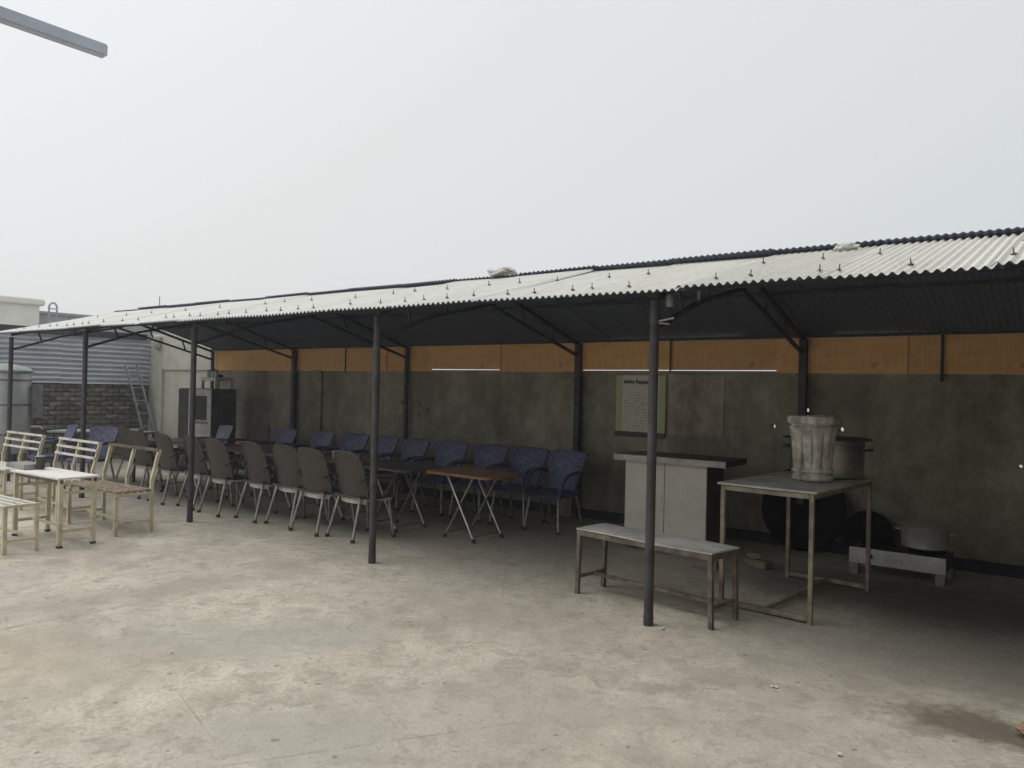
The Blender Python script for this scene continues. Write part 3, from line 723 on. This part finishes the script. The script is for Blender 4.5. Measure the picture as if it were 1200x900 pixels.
place(ratt, -10.50, 7.10, math.pi + rad(5), 'brown woven plastic chair facing outwards at the far end of the blue chairs', GB)
place(pale, -11.20, 6.85, math.pi + rad(-8), 'pale grey lace-back plastic chair standing in front of the steel cabinet')
place(lace, -11.45, 5.15, math.pi + rad(24), 'blue plastic armchair behind the brown slatted bench')
place(lace, -12.25, 4.95, math.pi + rad(-10), 'blue plastic armchair behind the white railed benches, beside the green-topped table')
place(ratt, -10.85, 5.55, rad(-6), 'brown woven plastic chair at the pale green table end of its row', GB)

# ------------------------------------------------------------------ folding tables
def folding_table(x, y, rz, top, label, group, strip=False, w=.92, d=.60, h=.68):
    t = thing('folding_table', label, 'table', (x, y, 0), rz, group)
    bm = bmesh.new(); rr = .09; pts = []
    for cx, cy, a0 in ((w / 2 - rr, d / 2 - rr, 0), (-w / 2 + rr, d / 2 - rr, 90), (-w / 2 + rr, -d / 2 + rr, 180), (w / 2 - rr, -d / 2 + rr, 270)):
        pts += [(cx + rr * math.cos(rad(a0 + 15 * k)), cy + rr * math.sin(rad(a0 + 15 * k))) for k in range(7)]
    n = len(pts); mb = MB()
    mb.add([(px, py, z) for z in (h - .026, h) for px, py in pts], [tuple(range(n - 1, -1, -1)), tuple(range(n, 2 * n))] + [(k, (k + 1) % n, n + (k + 1) % n, n + k) for k in range(n)])
    tp = mb.obj('tabletop', top, t, 30, bevel=.004)
    if strip: MB().box(-w / 2 + .08, -d / 2 - .006, h - .024, w / 2 - .08, -d / 2 - .001, h - .004).obj('edge_strip', 'steel', tp)
    for sy in (-1, 1):
        for s in (-1, 1):
            yy = sy * (.20 + .012 * s)
            a = Vector((-s * .17, yy, h - .03)); b = Vector((s * .225, yy, 0))
            lg = MB().tube([a, b + (a - b) * .03], .0125, 10).obj('leg', 'chrome' if s > 0 else 'leg', t, 40)
            MB().tube([b + (a - b) * .06, b], .018, 8).obj('rubber_foot', 'rubber', lg)
    for s in (-1, 1):
        MB().tube([(s * .19, -.19, .06), (s * .19, .19, .06)], .009, 6).obj('cross_bar', 'leg', t)
    return t
GT = 'folding tables between the chair rows'
folding_table(-5.10, 6.12, rad(-3), 'orange_top', 'folding table with orange brown top and crossed silver legs', GT)
folding_table(-6.06, 5.98, rad(-2), 'dark_top', 'dark-topped folding table with pale edge strip next to the orange-topped table', GT, True)
tops = ['brown_top', 'dark_top', 'brown_top', 'dark_top', 'brown_top']
for i in range(5):
    c_ = 'brown' if tops[i] == 'brown_top' else 'dark'
    folding_table(-7.03 - .97 * i, 6.05 + random.uniform(-.04, .04), rad(random.uniform(-3, 3)), tops[i], f'{c_}-topped folding table hidden behind brown chairs, {ORD[i + 2]} in line from the orange-topped end', GT, i % 2 == 1)
tag(MB().lathe([(.03, 0), (.04, .005), (.045, .09), (.042, .092), (.036, .01), (.0, .008)], 16, (-7.1, 5.98, .681)).obj('cup', 'whitepl', None, 50), 'small white cup standing on a brown folding table', 'cup')

# pale green table far left
t = thing('green_table', 'long table with pale green top under the far end of the shed', 'table', (-12.35, 5.75, 0), rad(30))
MB().box(-.75, -.3, .72, .75, .3, .75).obj('tabletop', 'greentop', t, bevel=.006)
for sx in (-1, 1):
    for sy in (-1, 1): MB().box(sx * .68 - .018, sy * .25 - .018, 0, sx * .68 + .018, sy * .25 + .018, .718).obj('leg', 'darkgrey', t)
bx = tag(MB().box(-.09, -.06, 0, .09, .06, .05).obj('paper_box', 'paper', None, bevel=.004), 'small white box lying on the pale green table', 'box'); bx.location = (-11.75, 5.95, .752); bx.rotation_euler = (0, 0, .4)

# ------------------------------------------------------------------ cream slatted benches and table at the left
def slat_bench(x, y, rz, label, seat_mat, rails, full=True, w=1.06, d=.36, sh=.42, bh=.84):
    t = thing('slatted_bench', label, 'bench', (x, y, 0), rz, 'slatted benches beside the shed')
    r = .034
    for sx in (-1, 1):
        MB().bar((sx * (w / 2 - r / 2), -d / 2, 0), (sx * (w / 2 - r / 2), -d / 2, sh - .03), r).obj('leg', 'cream', t)
        p = MB(); X = sx * (w / 2 - r / 2)
        p.bar((X, d / 2, 0), (X, d / 2, sh + .13), r); p.bar((X, d / 2 + .001, sh + .11), (X, d / 2 + .075, bh), r * .97)
        p.obj('back_post', 'cream', t)
        MB().bar((X, -d / 2 + r / 2, .12), (X, d / 2 - r / 2, .12), .022).obj('stretcher', 'cream', t)
        MB().bar((X, -d / 2, sh - .016), (X, d / 2, sh - .016), r * .95, .026).obj('seat_bearer', 'cream', t)
    MB().bar((-w / 2 + r, 0, .12), (w / 2 - r, 0, .12), .022).obj('stretcher', 'cream', t)
    p = MB(); p.bar((0, d / 2 - .0, sh), (0, d / 2, sh + .13), r * .9); p.bar((0, d / 2 + .001, sh + .11), (0, d / 2 + .073, bh - .01), r * .88)
    p.obj('mid_post', 'cream', t)
    for k, z in enumerate(rails):
        f = (z - sh - .11) / (bh - sh - .11); y_ = d / 2 + .075 * max(0, f) - .022
        MB().bar((-w / 2, y_, z), (w / 2, y_, z), .018, .026).obj('back_rail', 'whiteslat' if seat_mat != 'woodslat' else 'rustframe', t)
    for k in range(5):
        y_ = -d / 2 + .02 + k * (d - .06) / 4
        MB().bar((-w / 2, y_, sh + .009), (w / 2, y_, sh + .009 + random.uniform(-.002, .004)), .052, .02).obj('seat_slat', seat_mat, t)
    return t
slat_bench(-8.22, 3.90, rad(0), 'slatted bench with brown wooden seat and one thin back rail', 'woodslat', (.835,))
slat_bench(-9.50, 3.90, rad(-1), 'cream slatted bench with three white back rails beside the brown-seated bench', 'whiteslat', (.83, .745, .66))
slat_bench(-11.02, 3.90, rad(1), 'cream slatted bench with three back rails farthest from the brown-seated bench', 'whiteslat', (.83, .745, .66))
# table
t = thing('cream_table', 'narrow cream steel table with white top before the benches', 'table', (-7.98, 3.26, 0), rad(2))
w_, d_, h_ = .95, .34, .645
MB().box(-w_ / 2 - .02, -d_ / 2 - .02, h_ - .018, w_ / 2 + .02, d_ / 2 + .02, h_).obj('tabletop', 'white_top', t, bevel=.003)
for sx in (-1, 1):
    for sy in (-1, 1):
        lg = MB().box(sx * (w_ / 2 - .02) - .018, sy * (d_ / 2 - .02) - .018, .012, sx * (w_ / 2 - .02) + .018, sy * (d_ / 2 - .02) + .018, h_ - .02).obj('leg', 'cream', t)
        MB().box(sx * (w_ / 2 - .02) - .021, sy * (d_ / 2 - .02) - .021, 0, sx * (w_ / 2 - .02) + .021, sy * (d_ / 2 - .02) + .021, .02).obj('rubber_foot', 'rubber', lg)
    for z in (.15, .50): MB().bar((sx * (w_ / 2 - .02), -d_ / 2 + .04, z), (sx * (w_ / 2 - .02), d_ / 2 - .04, z), .026).obj('stretcher', 'cream', t)
for sy in (-1, 1): MB().box(-w_ / 2 + .0, sy * (d_ / 2 - .02) - .014, h_ - .055, w_ / 2, sy * (d_ / 2 - .02) + .014, h_ - .0195).obj('apron', 'rustframe', t)
MB().bar((-w_ / 2 + .03, 0, .15), (w_ / 2 - .03, 0, .15), .024).obj('stretcher', 'cream', t)
gl = thing('steel_tumbler', 'grey steel tumbler standing on the white table top', 'tumbler', (-8.33, 3.27, h_ + .001))
MB().lathe([(.034, 0), (.045, .13), (.041, .13), (.031, .012), (0, .012)], 20).obj('cup', 'darkgrey', gl, 40); MB().lathe([(.045, .127), (.048, .13), (.045, .134)], 20).obj('lip', 'steel', gl, 40)
bxx = tag(MB().box(-.2, -.1, 0, .2, .1, .05).obj('metal_tray', 'steel', None, bevel=.008), 'flat pale metal tray lying at the end of the white table', 'tray'); bxx.location = (-8.55, 3.22, h_ + .0015); bxx.rotation_euler = (0, 0, .05)
# low slatted stool bench
t = thing('backless_bench', 'low cream slatted bench without a back beside the narrow white table', 'bench', (-8.02, 2.80, 0), rad(3))
for sx in (-1, 1):
    for sy in (-1, 1): MB().box(sx * .45 - .016, sy * .13 - .016, 0, sx * .45 + .016, sy * .13 + .016, .405).obj('leg', 'cream', t)
    MB().bar((sx * .45, -.114, .115), (sx * .45, .114, .115), .022).obj('stretcher', 'cream', t)
    MB().box(sx * .45 - .017, -.15, .4055, sx * .45 + .017, .15, .428).obj('end_rail', 'cream', t)
for sy in (-1, 1): MB().bar((-.434, sy * .13, .115), (.434, sy * .13, .115), .02).obj('stretcher', 'cream', t)
for k in range(4): MB().bar((-.432, -.125 + k * .083, .42), (.432, -.125 + k * .083, .42), .026, .016).obj('seat_slat', 'whiteslat', t)

# ------------------------------------------------------------------ long bench in front
ang = math.atan2(-.17, 1.13)
t = thing('long_bench', 'long narrow steel bench with dusty grey top beside the post', 'bench', (-2.52, 5.07, 0), ang)
bl, bd, bh = 1.17, .35, .50
tp = MB().shell(lambda u, v: ((u - .5) * bl, (v - .5) * bd, bh + .003 * math.sin(7 * u + 3 * v)), 16, 4, .012).obj('top', 'benchtop', t, 40)
for sy in (-1, 1): MB().box(-bl / 2 + .004, sy * (bd / 2 - .016) - .014, bh - .05, bl / 2 - .004, sy * (bd / 2 - .016) + .014, bh - .0155).obj('rail', 'rustframe', t)
for sx in (-1, 1):
    MB().box(sx * (bl / 2 - .018) - .0145, -bd / 2 + .031, bh - .049, sx * (bl / 2 - .018) + .0145, bd / 2 - .031, bh - .016).obj('rail', 'rustframe', t)
    for sy in (-1, 1):
        MB().bar((sx * (bl / 2 - .02), sy * (bd / 2 - .018), bh - .051), (sx * (bl / 2 - .02 + .012), sy * (bd / 2 - .018), 0), .03).obj('leg', 'rustframe', t)
    MB().bar((sx * (bl / 2 - .02), -bd / 2 + .035, .135), (sx * (bl / 2 - .02), bd / 2 - .035, .135), .024).obj('stretcher', 'rustframe', t)
MB().bar((-bl / 2 + .04, 0, .135), (bl / 2 - .04, 0, .135), .024).obj('stretcher', 'rustframe', t)

# ------------------------------------------------------------------ high work table
ta = rad(-4.5)
HT = Vector((-1.775, 6.02, 0))
t = thing('work_table', 'tall square-tube steel work table carrying the stone urn', 'table', HT, ta)
tw, td, th_ = .68, 1.26, .90
MB().shell(lambda u, v: ((u - .5) * (tw + .04), (v - .5) * (td + .02), th_ + .004 * math.sin(6 * u) * math.sin(5 * v)), 10, 12, .014).obj('top', 'benchtop', t, 40)
for sx in (-1, 1):
    for sy in (-1, 1):
        MB().box(sx * (tw / 2 - .017) - .0145, sy * (td / 2 - .017) - .0145, 0, sx * (tw / 2 - .017) + .0145, sy * (td / 2 - .017) + .0145, th_ - .0185).obj('leg', 'tanframe', t)
    MB().box(sx * (tw / 2 - .017) - .014, -td / 2 + .035, th_ - .053, sx * (tw / 2 - .017) + .014, td / 2 - .035, th_ - .0195).obj('rail', 'tanframe', t)
for sy in (-1, 1):
    MB().box(-tw / 2 + .035, sy * (td / 2 - .017) - .014, th_ - .053, tw / 2 - .035, sy * (td / 2 - .017) + .014, th_ - .0195).obj('rail', 'tanframe', t)
    MB().box(-tw / 2 + .035, sy * (td / 2 - .017) - .014, .02, tw / 2 - .035, sy * (td / 2 - .017) + .014, .052).obj('foot_rail', 'tanframe', t)
MB().box(-.014, -td / 2 + .032, .021, .014, td / 2 - .032, .05).obj('foot_rail', 'tanframe', t)

# fluted urn
ur = thing('stone_urn', 'fluted tapering grey stone urn standing on the tall work table', 'urn', (-1.705, 6.10, th_ + .006))
def flute(r, z, a):
    k = max(0, min(1, (z - .10) / .03)) * max(0, min(1, (.385 - z) / .03))
    return r - k * .026 * (1 - abs(math.cos(a * 6.0)) ** .40)
MB().lathe([(.138, .085), (.141, .10), (.146, .15), (.152, .21), (.158, .27), (.164, .33), (.169, .375), (.171, .395)], 144, mod=flute).obj('body', 'urn', ur, 50)
MB().lathe([(.146, 0), (.152, .006), (.152, .034), (.145, .042), (.132, .048), (.132, .056), (.15, .062), (.154, .072), (.15, .082), (.138, .088)], 48).obj('foot', 'urn', ur, 45)
MB().lathe([(.168, .392), (.177, .396), (.180, .406), (.162, .414), (.162, .424), (.184, .430), (.190, .444), (.190, .470), (.182, .486), (.16, .49), (.15, .47), (.14, .30), (0, .29)], 60).obj('rim', 'urn', ur, 45)
# big pot
bp = thing('lidded_pot', 'large dull aluminium pot with flat dark lid behind the urn', 'pot', (-1.70, 6.47, th_ + .006))
MB().lathe([(.255, 0), (.275, .015), (.28, .28), (.287, .29), (.287, .297), (.27, .297)], 48).obj('body', 'alu', bp, 45)
MB().lathe([(.335, .299), (.337, .306), (.30, .312), (.05, .322), (0, .322)], 48).obj('lid', 'darkgrey', bp, 45)
for s in (-1, 1):
    a0 = math.pi if s < 0 else 0
    c_ = [(s * .28, -.06, .22), (s * .325, -.05, .225), (s * .335, 0, .225), (s * .325, .05, .225), (s * .28, .06, .22)]
    MB().tube(smooth_path(c_, 4), .010, 8).obj('handle', 'darkgrey', bp, 50)

# ------------------------------------------------------------------ pale cabinet with dark top, notice on the wall
cb = thing('counter_cabinet', 'pale two-door cabinet with dark overhanging stone top', 'cabinet', (-3.27, 6.98, 0))
MB().box(-.425, -.17, .05, .425, .22, .872).obj('carcass', 'midgrey2', cb)
for s in (-1, 1):
    dr = MB().box(min(s * .003, s * .425), -.192, .055, max(s * .003, s * .425), -.172, .868).obj('door', 'cab', cb, bevel=.003)
    MB().box(s * .035 - .006, -.199, .47, s * .035 + .006, -.192, .54).obj('handle', 'cab', dr, bevel=.002)
    for y in (-.12, .16): MB().box(s * .37 - .035, y - .035, 0, s * .37 + .035, y + .035, .049).obj('foot', 'granite', cb)
MB().box(-.51, -.268, .875, .635, .27, .932).obj('counter_top', 'granite', cb, bevel=.003)
MB().box(-.512, -.276, .873, .637, -.2685, .930).obj('counter_edge', 'edge', cb)
# notice
no = thing('notice_sheet', 'printed notice with yellow side bands pinned to the cement wall', 'notice', (-4.18, WY - .012, 1.40))
MB().shell(lambda u, v: ((u - .5) * .64, .004 * math.sin(5 * u) - .008, (v - .5) * .66 + .01), 10, 2, -.002).obj('sheet', 'print', no)
MB().box(-.325, -.022, -.375, .315, -.002, -.318).obj('weight_bar', 'granite', no)
for s in (-1, 1): MB().tube([(s * .29, -.013, .325), (s * .29, -.019, .325)], .006, 8).obj('pin', 'steel', no)
def text(body, size, loc, par):
    cu = bpy.data.curves.new('lettering', 'FONT'); cu.body = body; cu.size = size; cu.align_x = 'CENTER'; cu.extrude = .0004; cu.offset = .0012
    o = bpy.data.objects.new('lettering', cu); C.objects.link(o); dg = bpy.context.evaluated_depsgraph_get()
    me = bpy.data.meshes.new_from_object(o.evaluated_get(dg)); bpy.data.objects.remove(o)
    me.materials.clear(); me.materials.append(MT['ink']); q = link('lettering', me, par); q.location = loc; q.rotation_euler = (rad(90), 0, 0); return q
text('Safety Regulations', .060, (.0, -.0165, .245), no)

# ------------------------------------------------------------------ griddles, stove and pot by the wall
def griddle(name, r, x, label):
    o = MB().lathe([(0, -.035), (r * .5, -.026), (r * .85, -.008), (r * .985, .012), (r, .018), (r * .985, .022), (r * .85, .004), (r * .5, -.014), (0, -.022)], 56).obj(name, 'soot', None, 50)
    tag(o, label, 'griddle', 'iron griddles leaning on the wall')
    tilt = rad(80); o.rotation_euler = (tilt, 0, 0)
    o.location = (x, WY - .03 - r * math.cos(tilt) - .03, r * math.sin(tilt) + .012); return o
griddle('iron_griddle', .415, -2.28, 'large black round iron griddle leaning on the wall under the work table')
griddle('iron_griddle', .225, -1.69, 'smaller black round iron griddle leaning on the wall beside the stove')
sv = thing('gas_stove', 'low steel gas stove on short legs beside the wall', 'stove', (-1.31, 7.42, 0), rad(-1))
MB().box(-.375, -.22, .095, .375, -.205, .23).obj('front_panel', 'panelsteel', sv, bevel=.003)
MB().box(-.37, -.203, .10, .37, .22, .218).obj('body', 'darkgrey', sv)
for sx in (-1, 1):
    for sy in (-1, 1):
        MB().box(sx * .335 - .035, sy * .19 - .03, 0, sx * .335 + .035, sy * .19 + .03, .092).obj('leg', 'steel_dull', sv)
MB().lathe([(0, 0), (.02, 0), (.018, .018), (0, .02)], 12).obj('knob', 'black', sv, 40).matrix_basis = Matrix.Translation((-.20, -.221, .165)) @ Matrix.Rotation(rad(90), 4, 'X')
for k in range(4):
    q = MB().lathe([(0, 0), (.010, 0), (.009, .012), (0, .013)], 10).obj('valve', 'chrome', sv, 40); q.matrix_basis = Matrix.Translation((-.07 + k * .035, -.221, .16)) @ Matrix.Rotation(rad(90), 4, 'X')
for cx in (-.19, .19):
    q = MB().lathe([(.13, .219), (.14, .221), (.14, .240), (.13, .242)], 28, (cx, 0, 0)).obj('burner_ring', 'soot', sv, 40)
    for a in (0, 90): MB().bar((cx - .15 * math.cos(rad(a)), -.15 * math.sin(rad(a)), .25 + a * .0001), (cx + .15 * math.cos(rad(a)), .15 * math.sin(rad(a)), .25 + a * .0001), .014).obj('grate_bar', 'soot', q)
pt = thing('cooking_pot', 'round steel cooking pot with shallow lid standing on the stove', 'pot', (-1.13, 7.42, .267))
MB().lathe([(.165, 0), (.182, .012), (.186, .17), (.192, .178), (.192, .183), (.18, .183)], 44).obj('body', 'potsteel', pt, 45)
MB().lathe([(.20, .185), (.203, .19), (.17, .205), (.08, .225), (.055, .24), (.02, .242), (0, .242)], 44).obj('lid', 'potsteel', pt, 35)
for s in (-1, 1): MB().tube(smooth_path([(s * .186, -.045, .14), (s * .22, -.035, .145), (s * .226, 0, .145), (s * .22, .035, .145), (s * .186, .045, .14)], 4), .008, 8).obj('handle', 'potsteel', pt, 50)

# steel cabinet with kit on top at the far end
sc = thing('steel_cabinet', 'tall steel serving cabinet with glazed front against the far wall', 'cabinet', (-12.02, 7.28, 0), rad(-3))
MB().box(-.55, -.20, .08, .55, .24, 1.44).obj('carcass', 'midgrey', sc, bevel=.008)
MB().box(.551, -.15, .2, .556, .19, 1.32).obj('side_panel', 'midgrey', sc)
MB().box(-.552, -.212, .10, -.20, -.202, 1.43).obj('side_door', 'darkgrey', sc)
fr = MB().box(-.19, -.216, .10, .552, -.202, 1.43).obj('front_panel', 'edge', sc, bevel=.004)
MB().box(-.08, -.220, .92, .42, -.217, 1.32).obj('window', 'granite', fr); MB().box(-.12, -.226, .86, .46, -.217, .90).obj('sill', 'chrome', fr)
for k in range(3): MB().box(-.12, -.222, .70 + k * .05, .42, -.217, .72 + k * .05).obj('slot', 'edge', fr)
MB().box(-.08, -.221, .2, .42, -.217, .64).obj('lower_panel', 'steel_dull', fr)
for sx in (-1, 1):
    for sy in (-1, 1): MB().box(sx * .5 - .03, sy * .17 - .03, 0, sx * .5 + .03, sy * .17 + .03, .079).obj('foot', 'darkgrey', sc)
gb = thing('gas_burner', 'white framed gas burner standing on the steel cabinet', 'burner', (-11.72, 7.28, 1.442), rad(-3))
MB().box(-.24, -.16, .13, .24, .16, .19).obj('top_frame', 'whitepl', gb, bevel=.006)
for sx in (-1, 1):
    for sy in (-1, 1): MB().box(sx * .215 - .022, sy * .135 - .022, 0, sx * .215 + .022, sy * .135 + .022, .129).obj('leg', 'whitepl', gb)
MB().lathe([(.09, .192), (.10, .2), (.10, .225), (.07, .235)], 20).obj('ring', 'soot', gb, 40)
for k, x in enumerate((-.08, .04, .14)):
    b = thing('glass_jar', f'pale jar on the gas burner, {("nearest the end wall", "in the middle of three", "nearest the plywood")[k]}', 'jar', (-11.72 + x, 7.18, 1.634), 0, 'jars on the burner')
    MB().lathe([(.03, 0), (.035, .005), (.035, .08), (.022, .095), (.022, .10)], 14).obj('body', 'whitepl', b, 40); MB().lathe([(.025, .101), (.025, .12), (0, .122)], 12).obj('lid', 'darkgrey', b, 40)

# ------------------------------------------------------------------ loose bricks, rubble, scraps
def brick_at(x, y, rz, label, mat='tanbrick', size=(.22, .11, .075), z=0):
    o = MB().box(-size[0] / 2, -size[1] / 2, 0, size[0] / 2, size[1] / 2, size[2], j=.008).obj('loose_brick', mat, None, bevel=.01)
    o.location = (x, y, z); o.rotation_euler = (0, 0, rz); return tag(o, label, 'brick', 'loose bricks on the floor')
brick_at(-2.72, 6.50, .25, 'dusty tan brick under the long bench before the cabinet')
brick_at(-2.36, 6.82, -.2, 'dusty tan brick lying on the floor beside the large griddle')
brick_at(-2.40, 6.83, .5, 'broken half brick stacked on the brick beside the large griddle', size=(.11, .09, .05), z=.079)
lump('brick_rubble', (-.165, 4.27, 0), (.085, .06, .035), 'redbrick', 'broken reddish brick lump in the wet patch on the floor', 'rubble', 5)
scr = [(-1.32, 4.10, .015, 'white paper scrap on the floor in front of the work table'), (-.85, 3.52, .015, 'white paper scrap near the wet patch on the floor'),
       (-2.22, 4.62, .018, 'thin pale scrap beside the foot of the post'), (-2.75, 4.55, .009, 'tiny pale scrap between the post and the long bench'), (-2.12, 3.80, .008, 'tiny pale scrap lying alone on the open concrete floor')]
for x, y, s, lab in scr:
    o = MB().shell(lambda u, v: ((u - .5) * s * 2.2, (v - .5) * s * 1.2, .004 + .3 * s * math.sin(3 * u + 2 * v) ** 2), 4, 3, -.001).obj('paper_scrap', 'paper'); o.location = (x, y, .002); o.rotation_euler = (0, 0, random.uniform(0, 3)); tag(o, lab, 'scrap')

# ------------------------------------------------------------------ dusty air over the yard
hm = bpy.data.materials.new('dusty_air'); hm.use_nodes = True; ht = hm.node_tree; ht.nodes.clear()
ho = ht.nodes.new('ShaderNodeOutputMaterial'); hv_ = ht.nodes.new('ShaderNodeVolumePrincipled'); ht.links.new(hv_.outputs[0], ho.inputs['Volume'])
hv_.inputs['Color'].default_value = (.93, .95, .97, 1); hv_.inputs['Density'].default_value = .0031; hv_.inputs['Anisotropy'].default_value = .3
MT['haze'] = hm
hz = MB().box(-131, -111, -1, 111, 131, 6.6).obj('haze', 'haze'); hz['kind'] = 'stuff'
